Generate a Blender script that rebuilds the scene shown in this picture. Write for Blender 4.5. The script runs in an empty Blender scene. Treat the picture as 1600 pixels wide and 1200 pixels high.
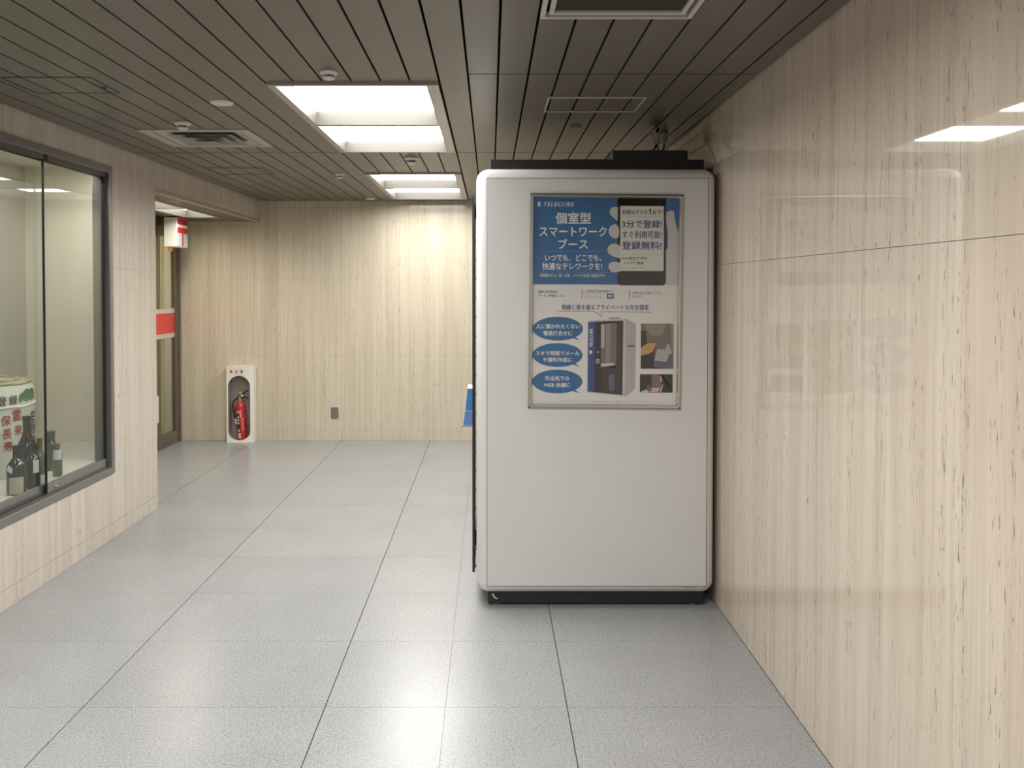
import bpy, bmesh, math, random
from mathutils import Vector, Matrix
random.seed(7)
S = bpy.context.scene
COL = S.collection
PI = math.pi

# ------------------------------------------------------------------ camera, world, exposure
F_PX, PITCH = 1300.0, 0.022                      # focal length in pixels of a 1600 px wide frame
cam_d = bpy.data.cameras.new('camera')
cam = bpy.data.objects.new('camera', cam_d); COL.objects.link(cam)
cam.location = (0, 0, 1.59)
cam.rotation_euler = (PI/2 - PITCH, 0, 0)
cam_d.sensor_fit = 'HORIZONTAL'; cam_d.sensor_width = 36.0
cam_d.lens = 36.0*F_PX/1600.0
PPX, PPY = 766.0, 450.0 + F_PX*math.tan(PITCH)   # where the optical axis meets the picture
cam_d.shift_x = (800.0-PPX)/1600.0
cam_d.shift_y = (PPY-600.0)/1600.0
cam_d.clip_start = 0.02
S.camera = cam
W = bpy.data.worlds.new('world'); S.world = W; W.use_nodes = True
W.node_tree.nodes['Background'].inputs[0].default_value = (0.9, 0.95, 1.0, 1)
W.node_tree.nodes['Background'].inputs[1].default_value = 0.02
S.view_settings.view_transform = 'Standard'; S.view_settings.look = 'None'
S.view_settings.exposure = 0.58; S.view_settings.gamma = 1.0
S.view_settings.use_curve_mapping = False
LAMP = 15.0                                        # radiance of the ceiling light panels
try:
    S.cycles.use_denoising = True
    S.cycles.sample_clamp_indirect = 6.0
    S.cycles.max_bounces = 10; S.cycles.diffuse_bounces = 6; S.cycles.transparent_max_bounces = 12
    S.cycles.caustics_reflective = False; S.cycles.caustics_refractive = False
except Exception: pass

# ------------------------------------------------------------------ materials
def nt(name):
    m = bpy.data.materials.new(name); m.use_nodes = True
    n = m.node_tree; return m, n, n.nodes['Principled BSDF']
def P(name, col, rough=0.5, metal=0.0, spec=0.5, coat=0.0, noise=0.0, nscale=40.0):
    m, n, b = nt(name)
    b.inputs['Roughness'].default_value = rough; b.inputs['Metallic'].default_value = metal
    b.inputs['Specular IOR Level'].default_value = spec; b.inputs['Coat Weight'].default_value = coat
    b.inputs['Coat Roughness'].default_value = 0.06
    c = (*col, 1)
    if noise:
        t = n.nodes.new('ShaderNodeTexNoise'); t.inputs['Scale'].default_value = nscale; t.inputs['Detail'].default_value = 4
        g = n.nodes.new('ShaderNodeNewGeometry'); n.links.new(g.outputs['Position'], t.inputs['Vector'])
        r = n.nodes.new('ShaderNodeMapRange'); r.inputs[3].default_value = 1-noise; r.inputs[4].default_value = 1+noise
        r.inputs[1].default_value = 0.3; r.inputs[2].default_value = 0.7
        n.links.new(t.outputs['Fac'], r.inputs[0])
        x = n.nodes.new('ShaderNodeVectorMath'); x.operation = 'SCALE'; x.inputs[0].default_value = col
        n.links.new(r.outputs[0], x.inputs['Scale']); n.links.new(x.outputs[0], b.inputs['Base Color'])
    else: b.inputs['Base Color'].default_value = c
    return m
def emis(name, col, s):
    m, n, b = nt(name)
    b.inputs['Base Color'].default_value = (0.8, 0.8, 0.8, 1)
    b.inputs['Emission Color'].default_value = (*col, 1); b.inputs['Emission Strength'].default_value = s
    return m
def glass(name, tint=(1, 1, 1), rough=0.0, ior=1.5, mul=1.0):
    m, n, b = nt(name); n.nodes.remove(b)
    out = n.nodes['Material Output']
    t = n.nodes.new('ShaderNodeBsdfTransparent'); t.inputs[0].default_value = (*tint, 1)
    g = n.nodes.new('ShaderNodeBsdfGlossy'); g.inputs['Roughness'].default_value = rough
    geo = n.nodes.new('ShaderNodeNewGeometry')
    dot = n.nodes.new('ShaderNodeVectorMath'); dot.operation = 'DOT_PRODUCT'
    n.links.new(geo.outputs['Incoming'], dot.inputs[0]); n.links.new(geo.outputs['Normal'], dot.inputs[1])
    def mt(op, a, b=0.0):
        x = n.nodes.new('ShaderNodeMath'); x.operation = op
        for q, v in ((0, a), (1, b)):
            if isinstance(v, (int, float)): x.inputs[q].default_value = v
            else: n.links.new(v, x.inputs[q])
        return x.outputs[0]
    f0 = ((ior-1)/(ior+1))**2                    # Fresnel reflectance, the same from both sides of the sheet
    fres = mt('ADD', mt('MULTIPLY', mt('POWER', mt('SUBTRACT', 1.0, mt('ABSOLUTE', dot.outputs['Value'])), 5.0), 1-f0), f0)
    k = n.nodes.new('ShaderNodeMath'); k.operation = 'MULTIPLY'; k.inputs[1].default_value = mul; k.use_clamp = True
    mx = n.nodes.new('ShaderNodeMixShader')
    n.links.new(fres, k.inputs[0]); n.links.new(k.outputs[0], mx.inputs[0])
    n.links.new(t.outputs[0], mx.inputs[1]); n.links.new(g.outputs[0], mx.inputs[2]); n.links.new(mx.outputs[0], out.inputs[0])
    return m
def travertine(name, light, mid, dark, rough=0.09, spec=0.5, vary=1.0):
    m, n, b = nt(name); L = n.links.new
    geo = n.nodes.new('ShaderNodeNewGeometry'); oi = n.nodes.new('ShaderNodeObjectInfo')
    off = n.nodes.new('ShaderNodeVectorMath'); off.operation = 'SCALE'; off.inputs[0].default_value = (3.0*vary, 3.0*vary, 17.0*vary)
    L(oi.outputs['Random'], off.inputs['Scale'])
    add = n.nodes.new('ShaderNodeVectorMath'); L(geo.outputs['Position'], add.inputs[0]); L(off.outputs[0], add.inputs[1])
    def streak(sx, sz, detail, rgh=0.6):
        mp = n.nodes.new('ShaderNodeMapping'); mp.inputs['Scale'].default_value = (sx, sx, sz); L(add.outputs[0], mp.inputs['Vector'])
        t = n.nodes.new('ShaderNodeTexNoise'); t.inputs['Scale'].default_value = 1.0
        t.inputs['Detail'].default_value = detail; t.inputs['Roughness'].default_value = rgh
        L(mp.outputs[0], t.inputs['Vector']); return t.outputs['Fac']
    def rng(fac, a, b2, c, d):
        r = n.nodes.new('ShaderNodeMapRange'); r.inputs[1].default_value = a; r.inputs[2].default_value = b2
        r.inputs[3].default_value = c; r.inputs[4].default_value = d; L(fac, r.inputs[0]); return r.outputs[0]
    def mix(fac, a, c, mode='MIX'):
        x = n.nodes.new('ShaderNodeMix'); x.data_type = 'RGBA'; x.blend_type = mode
        L(fac, x.inputs[0])
        for s, v in ((6, a), (7, c)):
            if isinstance(v, tuple): x.inputs[s].default_value = (*v, 1)
            else: L(v, x.inputs[s])
        return x.outputs[2]
    def mul(a, c):
        x = n.nodes.new('ShaderNodeMath'); x.operation = 'MULTIPLY'; L(a, x.inputs[0]); L(c, x.inputs[1]); return x.outputs[0]
    broad = streak(7, 0.3, 4, 0.65); fine = streak(34, 0.7, 5, 0.62); hair = streak(150, 2.6, 4, 0.6)
    band = streak(20, 0.45, 3); pit = streak(165, 13.0, 4, 0.62); pit2 = streak(80, 20.0, 3, 0.6)
    c = mix(rng(broad, 0.36, 0.64, 0, 1), light, mid)
    c = mix(rng(fine, 0.46, 0.74, 0, 0.55), c, tuple(v*0.74 for v in mid))
    c = mix(rng(hair, 0.52, 0.78, 0, 0.30), c, tuple(v*0.66 for v in mid))
    pm = mul(rng(pit, 0.59, 0.67, 0, 0.75), rng(band, 0.45, 0.56, 0, 1))
    c = mix(pm, c, dark)
    pm2 = mul(rng(pit2, 0.64, 0.70, 0, 0.8), rng(band, 0.43, 0.55, 0, 1))
    c = mix(pm2, c, dark)
    L(c, b.inputs['Base Color'])
    b.inputs['Roughness'].default_value = rough; b.inputs['Specular IOR Level'].default_value = spec
    return m
def floor_mat():
    m, n, b = nt('speckled_grey_tile'); L = n.links.new
    geo = n.nodes.new('ShaderNodeNewGeometry'); oi = n.nodes.new('ShaderNodeObjectInfo')
    def noise(sc, d):
        t = n.nodes.new('ShaderNodeTexNoise'); t.inputs['Scale'].default_value = sc; t.inputs['Detail'].default_value = d
        L(geo.outputs['Position'], t.inputs['Vector']); return t.outputs['Fac']
    def rng(f, a, b2, c, d):
        r = n.nodes.new('ShaderNodeMapRange'); r.inputs[1].default_value = a; r.inputs[2].default_value = b2
        r.inputs[3].default_value = c; r.inputs[4].default_value = d; L(f, r.inputs[0]); return r.outputs[0]
    def mth(op, a, c):
        x = n.nodes.new('ShaderNodeMath'); x.operation = op
        for i, v in ((0, a), (1, c)):
            if isinstance(v, float): x.inputs[i].default_value = v
            else: L(v, x.inputs[i])
        return x.outputs[0]
    v = mth('MULTIPLY', rng(noise(240, 2), 0.3, 0.7, 0.72, 1.26), rng(noise(95, 3), 0.3, 0.7, 0.80, 1.16))
    v = mth('MULTIPLY', v, rng(noise(150, 1), 0.63, 0.69, 1.0, 0.42))
    v = mth('MULTIPLY', v, rng(noise(3, 3), 0.3, 0.7, 0.95, 1.04))
    v = mth('MULTIPLY', v, rng(oi.outputs['Random'], 0, 1, 0.97, 1.03))
    sc = n.nodes.new('ShaderNodeVectorMath'); sc.operation = 'SCALE'; sc.inputs[0].default_value = (0.335, 0.343, 0.354)
    L(v, sc.inputs['Scale']); L(sc.outputs[0], b.inputs['Base Color'])
    L(rng(noise(200, 2), 0.3, 0.7, 0.23, 0.33), b.inputs['Roughness'])
    bp = n.nodes.new('ShaderNodeBump'); bp.inputs['Strength'].default_value = 0.10; bp.inputs['Distance'].default_value = 0.002
    L(noise(160, 2), bp.inputs['Height']); L(bp.outputs[0], b.inputs['Normal'])
    b.inputs['Specular IOR Level'].default_value = 0.55
    return m
M = {}
M['trav'] = travertine('cream_travertine', (0.715, 0.63, 0.53), (0.615, 0.53, 0.435), (0.15, 0.12, 0.085), 0.03, 0.6, 0.0)
M['trav_left'] = travertine('grey_beige_travertine', (0.68, 0.615, 0.54), (0.60, 0.535, 0.46), (0.28, 0.235, 0.19), 0.16, 0.5, 0.0)
M['trav_back'] = travertine('yellow_cream_travertine', (0.69, 0.625, 0.50), (0.59, 0.525, 0.41), (0.26, 0.215, 0.16), 0.12, 0.5, 0.0)
M['grout'] = P('joint_brown', (0.26, 0.22, 0.17), 0.9)
M['tile'] = floor_mat()
M['floor_joint'] = P('floor_joint', (0.07, 0.068, 0.065), 0.9)
M['slat'] = P('bronze_grey_ceiling_metal', (0.152, 0.132, 0.110), 0.40, 0.2, 0.5, noise=0.06, nscale=3)
M['void'] = P('ceiling_void', (0.012, 0.011, 0.010), 0.9)
M['rim'] = P('lamp_rim_metal', (0.42, 0.39, 0.34), 0.4, 0.3)
M['reflector'] = P('lamp_reflector', (0.075, 0.07, 0.062), 0.45, 0.1)
M['lamp'] = emis('lamp_diffuser', (1.0, 0.98, 0.94), LAMP)
M['lamp_far'] = emis('far_lamp_diffuser', (1.0, 0.98, 0.94), LAMP*0.8)
M['lamp_case'] = emis('case_lamp_tube', (1.0, 0.96, 0.88), LAMP*1.7)
M['lamp_recess'] = emis('recess_lamp_diffuser', (1.0, 0.94, 0.82), LAMP*0.75)
M['white'] = P('booth_white', (0.67, 0.672, 0.672), 0.32, 0, 0.5, noise=0.012, nscale=6)
M['white_panel'] = P('booth_panel_white', (0.622, 0.625, 0.628), 0.38, 0, 0.5, noise=0.012, nscale=5)
M['seam'] = P('seam_grey', (0.16, 0.155, 0.15), 0.7)
M['black'] = P('matt_black', (0.012, 0.012, 0.013), 0.5)
M['blackgloss'] = P('gloss_black', (0.012, 0.012, 0.014), 0.18)
M['alu'] = P('brushed_aluminium', (0.62, 0.60, 0.57), 0.20, 0.9)
M['alu_dark'] = P('dark_aluminium', (0.16, 0.155, 0.15), 0.38, 0.7)
M['steel'] = P('window_steel', (0.30, 0.29, 0.285), 0.32, 0.75)
M['bronze'] = P('door_bronze', (0.22, 0.19, 0.15), 0.35, 0.6)
M['glass'] = glass('display_glass', (0.90, 0.93, 0.915), 0.0, 1.5, 1.1)
M['glass_edge'] = P('glass_edge_green', (0.30, 0.40, 0.37), 0.15)
M['cover'] = glass('poster_cover', (0.985, 0.985, 0.985), 0.015, 1.45, 0.9)
M['doorglass'] = glass('door_glass', (0.86, 0.88, 0.84), 0.0, 1.5, 1.2)
M['plastic_white'] = P('white_plastic', (0.78, 0.76, 0.71), 0.4)
M['det'] = P('detector_white', (0.66, 0.64, 0.60), 0.45)
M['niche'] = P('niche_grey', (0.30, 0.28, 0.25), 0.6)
M['red'] = P('extinguisher_red', (0.52, 0.018, 0.02), 0.22, 0, 0.5, 0.4)
M['sign_red'] = P('sign_red', (0.62, 0.03, 0.035), 0.4)
M['film_red'] = P('red_film', (0.72, 0.06, 0.05), 0.35)
M['film_white'] = P('frosted_film', (0.60, 0.59, 0.50), 0.5)
def translucent(name, col, f):
    m, n, b = nt(name); b.inputs['Base Color'].default_value = (*col, 1); b.inputs['Roughness'].default_value = 0.8
    t = n.nodes.new('ShaderNodeBsdfTranslucent'); t.inputs[0].default_value = (*col, 1)
    mx = n.nodes.new('ShaderNodeMixShader'); mx.inputs[0].default_value = f
    n.links.new(b.outputs[0], mx.inputs[1]); n.links.new(t.outputs[0], mx.inputs[2]); n.links.new(mx.outputs[0], n.nodes['Material Output'].inputs[0])
    return m
M['blind'] = translucent('olive_cream_blind', (0.74, 0.69, 0.52), 0.4)
M['plate'] = P('outlet_grey', (0.24, 0.225, 0.215), 0.35, 0.5)
M['orange'] = P('orange_plastic', (0.60, 0.27, 0.03), 0.4)
M['blue_sheet'] = P('blue_plastic', (0.04, 0.19, 0.46), 0.3)
M['blue_pocket'] = P('pale_blue_plastic', (0.12, 0.22, 0.47), 0.2)
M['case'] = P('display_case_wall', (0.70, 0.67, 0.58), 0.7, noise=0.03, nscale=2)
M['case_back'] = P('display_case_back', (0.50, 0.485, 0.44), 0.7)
M['case_floor'] = P('display_case_floor', (0.60, 0.585, 0.53), 0.5)
M['bottle_dark'] = P('dark_bottle_glass', (0.018, 0.017, 0.014), 0.12, 0, 0.6)
M['bottle_green'] = P('olive_bottle_glass', (0.14, 0.145, 0.085), 0.14, 0, 0.6)
M['bottle_deep'] = P('deep_green_bottle_glass', (0.05, 0.065, 0.045), 0.14, 0, 0.6)
M['label_cream'] = P('cream_label', (0.52, 0.44, 0.33), 0.7)
M['label_white'] = P('white_label', (0.72, 0.71, 0.68), 0.6)
M['straw'] = P('barrel_white_wrap', (0.66, 0.65, 0.58), 0.7, noise=0.06, nscale=60)
M['rope'] = P('straw_rope', (0.36, 0.32, 0.20), 0.9, noise=0.25, nscale=90)
M['ink_black'] = P('ink_black', (0.035, 0.033, 0.03), 0.6)
M['ink_red'] = P('ink_red', (0.42, 0.05, 0.06), 0.6)
M['ink_green'] = P('ink_green', (0.06, 0.20, 0.07), 0.6)
M['paper'] = P('poster_paper', (0.73, 0.72, 0.70), 0.6)
M['p_blue'] = P('poster_blue', (0.030, 0.135, 0.32), 0.55)
M['p_navy'] = P('poster_navy', (0.035, 0.07, 0.24), 0.55)
M['p_white'] = P('poster_white', (0.74, 0.75, 0.74), 0.6)
M['p_screen'] = P('poster_screen', (0.66, 0.67, 0.61), 0.6)
M['p_black'] = P('poster_black', (0.022, 0.020, 0.020), 0.5)
M['p_dark'] = P('poster_dark_grey', (0.045, 0.042, 0.040), 0.6)
M['p_brown'] = P('poster_taupe', (0.17, 0.145, 0.13), 0.6)
M['p_taupe2'] = P('poster_warm_grey', (0.27, 0.235, 0.205), 0.6)
M['p_grey'] = P('poster_grey', (0.42, 0.41, 0.42), 0.6)
M['p_lgrey'] = P('poster_light_grey', (0.55, 0.545, 0.54), 0.6)
M['p_wood'] = P('poster_wood', (0.55, 0.31, 0.13), 0.6)
M['p_skin'] = P('poster_skin', (0.60, 0.42, 0.35), 0.6)
M['p_mauve'] = P('poster_mauve', (0.20, 0.14, 0.13), 0.6)
M['p_slate'] = P('poster_slate_blue', (0.11, 0.12, 0.19), 0.6)

# ------------------------------------------------------------------ mesh helpers
ORG = {}
def origin(o): return ORG.get(o.name, Vector((0, 0, 0))) if o else Vector((0, 0, 0))
class MB:
    def __init__(s): s.v = []; s.f = []; s.smooth = False
    def add(s, vs, fs):
        k = len(s.v); s.v += [tuple(v) for v in vs]; s.f += [tuple(i+k for i in f) for f in fs]; return s
    def box(s, x0, x1, y0, y1, z0, z1):
        vs = [(x, y, z) for z in (z0, z1) for y in (y0, y1) for x in (x0, x1)]
        return s.add(vs, [(0, 2, 3, 1), (4, 5, 7, 6), (0, 1, 5, 4), (2, 6, 7, 3), (0, 4, 6, 2), (1, 3, 7, 5)])
    def quad(s, a, b, c, d): return s.add([a, b, c, d], [(0, 1, 2, 3)])
    def lathe(s, prof, c=(0, 0, 0), n=24, axis='Z', a0=0.0, a1=2*PI):
        full = abs(a1-a0-2*PI) < 1e-6; m = n if full else n+1; vs = []
        for r, h in prof:
            for i in range(m):
                a = a0+(a1-a0)*i/n; p = (r*math.cos(a), r*math.sin(a), h)
                if axis == 'X': p = (h, p[0], p[1])
                if axis == 'Y': p = (p[0], h, p[1])
                vs.append((c[0]+p[0], c[1]+p[1], c[2]+p[2]))
        fs = []
        for j in range(len(prof)-1):
            for i in range(n):
                i2 = (i+1) % m if full else i+1
                fs.append((j*m+i, j*m+i2, (j+1)*m+i2, (j+1)*m+i))
        if full:
            if prof[0][0] > 1e-5: fs.append(tuple(range(m))[::-1])
            if prof[-1][0] > 1e-5: fs.append(tuple((len(prof)-1)*m+i for i in range(m)))
        s.smooth = True
        return s.add(vs, fs)
    def tube(s, pts, r, n=8, caps=True):
        pts = [Vector(p) for p in pts]; rs = r if isinstance(r, (list, tuple)) else [r]*len(pts); vs = []
        up = Vector((0, 0, 1))
        for i, p in enumerate(pts):
            d = (pts[min(i+1, len(pts)-1)]-pts[max(i-1, 0)]).normalized()
            u = d.cross(up)
            if u.length < 1e-3: u = d.cross(Vector((1, 0, 0)))
            u.normalize(); w = d.cross(u)
            for k in range(n):
                a = 2*PI*k/n; vs.append(p+(u*math.cos(a)+w*math.sin(a))*rs[i])
        fs = [(j*n+k, j*n+(k+1) % n, (j+1)*n+(k+1) % n, (j+1)*n+k) for j in range(len(pts)-1) for k in range(n)]
        if caps: fs += [tuple(range(n))[::-1], tuple((len(pts)-1)*n+k for k in range(n))]
        s.smooth = True
        return s.add(vs, fs)
    def build(s, name, mat, parent=None, bevel=0.0, seg=2, smooth=None, local=False):
        o0 = Vector((0, 0, 0)) if local else origin(parent)
        me = bpy.data.meshes.new(name); me.from_pydata([tuple(Vector(v)-o0) for v in s.v], [], s.f); me.update()
        bm = bmesh.new(); bm.from_mesh(me); bmesh.ops.recalc_face_normals(bm, faces=bm.faces)
        if bevel > 0: bmesh.ops.bevel(bm, geom=list(bm.edges), offset=bevel, segments=seg, profile=0.5, affect='EDGES')
        sm = s.smooth if smooth is None else smooth
        for f in bm.faces: f.smooth = sm
        bm.to_mesh(me); bm.free()
        if sm:
            try: me.set_sharp_from_angle(angle=math.radians(40))
            except Exception: pass
        me.materials.append(M[mat] if isinstance(mat, str) else mat)
        o = bpy.data.objects.new(name, me); COL.objects.link(o); o.parent = parent
        ORG[o.name] = o0
        return o
def thing(name, label, cat, loc=(0, 0, 0), group=None):
    o = bpy.data.objects.new(name, None); COL.objects.link(o); o.location = loc; o.empty_display_size = 0.1
    ORG[o.name] = Vector(loc); tag(o, label, cat, group); return o
def tag(o, label, cat, group=None):
    o['label'] = label; o['category'] = cat
    if group: o['group'] = group
    return o
def struct(o, label=None, cat=None):
    o['kind'] = 'structure'
    if label: o['label'] = label
    if cat: o['category'] = cat
    return o
def box(name, mat, parent, x0, x1, y0, y1, z0, z1, bevel=0.0, seg=2, smooth=False):
    return MB().box(x0, x1, y0, y1, z0, z1).build(name, mat, parent, bevel, seg, smooth)
_pm = {}
def piece(name, mat, parent, x0, x1, y0, y1, z0, z1, bevel=0.0):
    """a flat piece (tile, slat, slab) whose mesh is shared by all pieces of its size"""
    key = (name, mat, round(x1-x0, 4), round(y1-y0, 4), round(z1-z0, 4), bevel)
    if key not in _pm:
        a, b, c = (x1-x0)/2, (y1-y0)/2, (z1-z0)/2
        o = MB().box(-a, a, -b, b, -c, c).build(name, mat, parent, bevel, 1, local=True); _pm[key] = o.data
    else:
        o = bpy.data.objects.new(name, _pm[key]); COL.objects.link(o); o.parent = parent
    o.location = Vector(((x0+x1)/2, (y0+y1)/2, (z0+z1)/2)) - origin(parent)
    return o
_tc = {}
def glyphs(body, bold=0.0, shear=0.0, res=2, space=1.0):
    key = (body, bold, shear, space)
    if key in _tc: return _tc[key]
    cu = bpy.data.curves.new('lettering', 'FONT'); cu.body = body; cu.resolution_u = res
    cu.offset = bold; cu.shear = shear; cu.fill_mode = 'FRONT'; cu.space_character = space
    o = bpy.data.objects.new('lettering', cu); COL.objects.link(o)
    me = bpy.data.meshes.new_from_object(o.evaluated_get(bpy.context.evaluated_depsgraph_get()))
    vs = [(v.co.x, v.co.y) for v in me.vertices]; fs = [tuple(p.vertices) for p in me.polygons]
    bpy.data.objects.remove(o); bpy.data.curves.remove(cu); bpy.data.meshes.remove(me)
    if vs:
        x0 = min(v[0] for v in vs); x1 = max(v[0] for v in vs); y0 = min(v[1] for v in vs); y1 = max(v[1] for v in vs)
        vs = [((a-x0)/max(x1-x0, 1e-6), (b-y0)/max(y1-y0, 1e-6)) for a, b in vs]
    _tc[key] = (vs, fs); return vs, fs

# ------------------------------------------------------------------ the setting
XL, XR, YB, YN, ZC = -2.395, 1.137, 8.65, -3.2, 2.490
XD = -3.228                       # glazed door front in the recess
ZR = 2.28                         # ceiling of the recess
YE = 5.96                         # end of the left wall
# floor and its tiles
fl = struct(box('floor', 'floor_joint', None, -4.5, 1.3, YN-0.2, YB+0.2, -0.10, -0.004))
cols = [-4.29, -3.37, -2.45, -1.545, -0.627, 0.292, XR-0.0015]
rows = []
y = 3.122
while y > YN: y -= 0.589
while y < YB+0.7: rows.append(y); y += 0.589
for i in range(len(cols)-1):
    for j in range(len(rows)-1):
        x0, x1 = cols[i], cols[i+1]
        parts = [(x0+0.0022, x1-0.0022)] if i != 4 else [(x0+0.0022, -0.1705), (-0.1695, x1-0.0022)]
        for a, b in parts:
            piece('tile', 'tile', fl, a, b, rows[j]+0.0009, rows[j+1]-0.0009, -0.012, 0.0)

# right wall: slabs in two courses over a base course
wr = struct(box('wall_right', 'grout', None, XR+0.012, XR+0.2, YN, YB+0.1, 0.0, 2.6))
br = bpy.data.objects.new('baseboard_right', None); COL.objects.link(br); struct(br)
ye = [YN + 0.02 + k*1.22 for k in range(11)]; ye[-1] = YB
for j in range(len(ye)-1):
    a, b = ye[j]+0.0001, ye[j+1]-0.0001
    piece('slab', 'trav', wr, XR, XR+0.02, a, b, 0.1008, 1.7046)
    piece('slab', 'trav', wr, XR, XR+0.02, a, b, 1.7062, ZC+0.03)
    piece('slab', 'trav', br, XR-0.0012, XR+0.018, a, b, 0.001, 0.0988)
# far wall
wb = struct(box('wall_back', 'grout', None, -4.45, 1.3, YB+0.012, YB+0.2, 0.0, 2.6))
bb = bpy.data.objects.new('baseboard_back', None); COL.objects.link(bb); struct(bb)
xe = [-3.30, -2.765, -2.157, -1.549, -0.941, -0.333, 0.275, 0.883, XR]
for j in range(len(xe)-1):
    a, b = xe[j]+0.0002, xe[j+1]-0.0002
    for z0, z1 in ((0.1006, 0.8872), (0.8878, 1.6897), (1.6903, ZC+0.03)):
        piece('slab', 'trav_back', wb, a, b, YB, YB+0.02, z0, z1)
    piece('slab', 'trav_back', bb, a+0.001, b-0.001, YB-0.0015, YB+0.018, 0.001, 0.1)
# left wall with the display window
WY0, WY1, WZ0, WZ1 = 3.15, 5.268, 0.417, 2.353
wl_mb = MB()
wl_mb.box(XL-0.12, XL-0.012, YN, WY0, 0, 2.6).box(XL-0.12, XL-0.012, WY0, WY1, 0, WZ0).box(XL-0.12, XL-0.012, WY0, WY1, WZ1, 2.6)
wl_mb.box(XL-0.12, XL-0.012, WY1, YE-0.012, 0, 2.6).box(-3.36, XL-0.12, YE-0.07, YE-0.012, 0, 2.6)
wl = struct(wl_mb.build('wall_left', 'grout'))
bl = bpy.data.objects.new('baseboard_left', None); COL.objects.link(bl); struct(bl)
def lslab(y0, y1, z0, z1): piece('slab', 'trav_left', wl, XL-0.02, XL, y0+0.0002, y1-0.0002, z0+0.0004, z1-0.0004)
for y0, y1 in ((WY1+0.002, YE),):
    for z0, z1 in ((0.1, 0.9), (0.9, 1.715), (1.715, 2.40), (2.40, ZC+0.03)): lslab(y0, y1, z0, z1)
for y0, y1 in ((WY0, 3.86), (3.86, 4.56), (4.56, WY1+0.002)):
    lslab(y0, y1, 0.1, WZ0); lslab(y0, y1, WZ1, ZC+0.03)
for k in range(5):
    y0 = YN+k*1.27
    for z0, z1 in ((0.1, 0.9), (0.9, 1.715), (1.715, ZC+0.03)): lslab(y0, y0+1.27, z0, z1)
piece('slab', 'trav_left', wl, -3.30, XL-0.0005, YE-0.02, YE, 0.1, ZR-0.002)
for k in range(13):
    y0 = YN+k*0.705; y1 = min(y0+0.705, YE)
    piece('slab', 'trav_left', bl, XL-0.018, XL+0.0015, y0+0.0006, y1-0.0006, 0.001, 0.0985)
# bulkhead over the recess and the recess ceiling
wh = struct(box('wall_bulkhead', 'grout', None, XL-0.10, XL-0.012, YE-0.012, YB, ZR+0.012, 2.6))
for y0, y1 in ((YE, 7.3), (7.3, YB)):
    piece('slab', 'trav_left', wh, XL-0.02, XL, y0+0.0005, y1-0.0005, ZR+0.022, ZC+0.03)
struct(box('trim_1', 'rim', None, XL-0.03, XL+0.003, YE, YB, ZR-0.006, ZR+0.021, 0.002))
cr = struct(box('ceiling_recess', 'void', None, -4.45, XL-0.02, YE-0.02, YB+0.02, ZR+0.10, ZR+0.14))
for x0, x1, ys in ((-2.508, -2.425, [(YE, YB)]), (-2.596, -2.513, [(YE, YB)]), (-2.945, -2.601, [(YE, 6.24), (8.045, YB)]),
                   (-3.07, -2.952, [(YE, YB)]), (-3.30, -3.077, [(YE, YB)])):
    for y0, y1 in ys: piece('slat', 'slat', cr, x0, x1, y0, y1, ZR, ZR+0.012)
# near end of the corridor, behind the viewer
wn = struct(box('wall_near', 'trav_left', None, -2.6, 1.3, YN-0.2, YN, 0.0, 2.6))

# main ceiling: metal slats with gaps, cut where lights and air outlets sit
ce = struct(box('ceiling', 'void', None, XL-0.1, XR+0.1, YN-0.1, YB+0.1, 2.62, 2.70))
PITCHX = 0.1275
LX0, LX1 = -0.987, -0.222
lamps_y = [(-2.29, -0.47), (0.69, 2.505), (3.665, 5.48), (6.53, 8.37)]
cuts = [(LX0, LX1, a-0.008, b+0.008) for a, b in lamps_y]
AC = (-2.007, -1.3695, 4.735, 5.30); VE = (0.1605, 0.6705, 2.275, 2.785)
cuts += [AC, VE]
edges = []
k = -20
while True:
    x = -0.222 + PITCHX*k; k += 1
    if x > XR: break
    if x > XL+0.02: edges.append(x)
edges = [XL+0.012] + edges + [XR-0.012]
for i in range(len(edges)-1):
    x0, x1 = edges[i], edges[i+1]; xm = (x0+x1)/2
    js = [YN, -0.55, 2.5, 5.546, YB-0.012] if xm < -0.0945 else [YN, -0.55, 1.5, 3.523, 5.546, YB-0.012]
    for j in range(len(js)-1):
        gj = lambda q: 0.0065 if q in (3.523, 5.546) else 0.0035
        segs = [(js[j]+gj(js[j]), js[j+1]-gj(js[j+1]))]
        for cx0, cx1, cy0, cy1 in cuts:
            if cx0-0.01 < xm < cx1+0.01:
                segs = [s for a, b in segs for s in ((a, min(b, cy0)), (max(a, cy1), b)) if s[1]-s[0] > 0.01]
        for a, b in segs: piece('slat', 'slat', ce, x0+0.0047, x1-0.0047, a, b, ZC, ZC+0.014)

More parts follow.
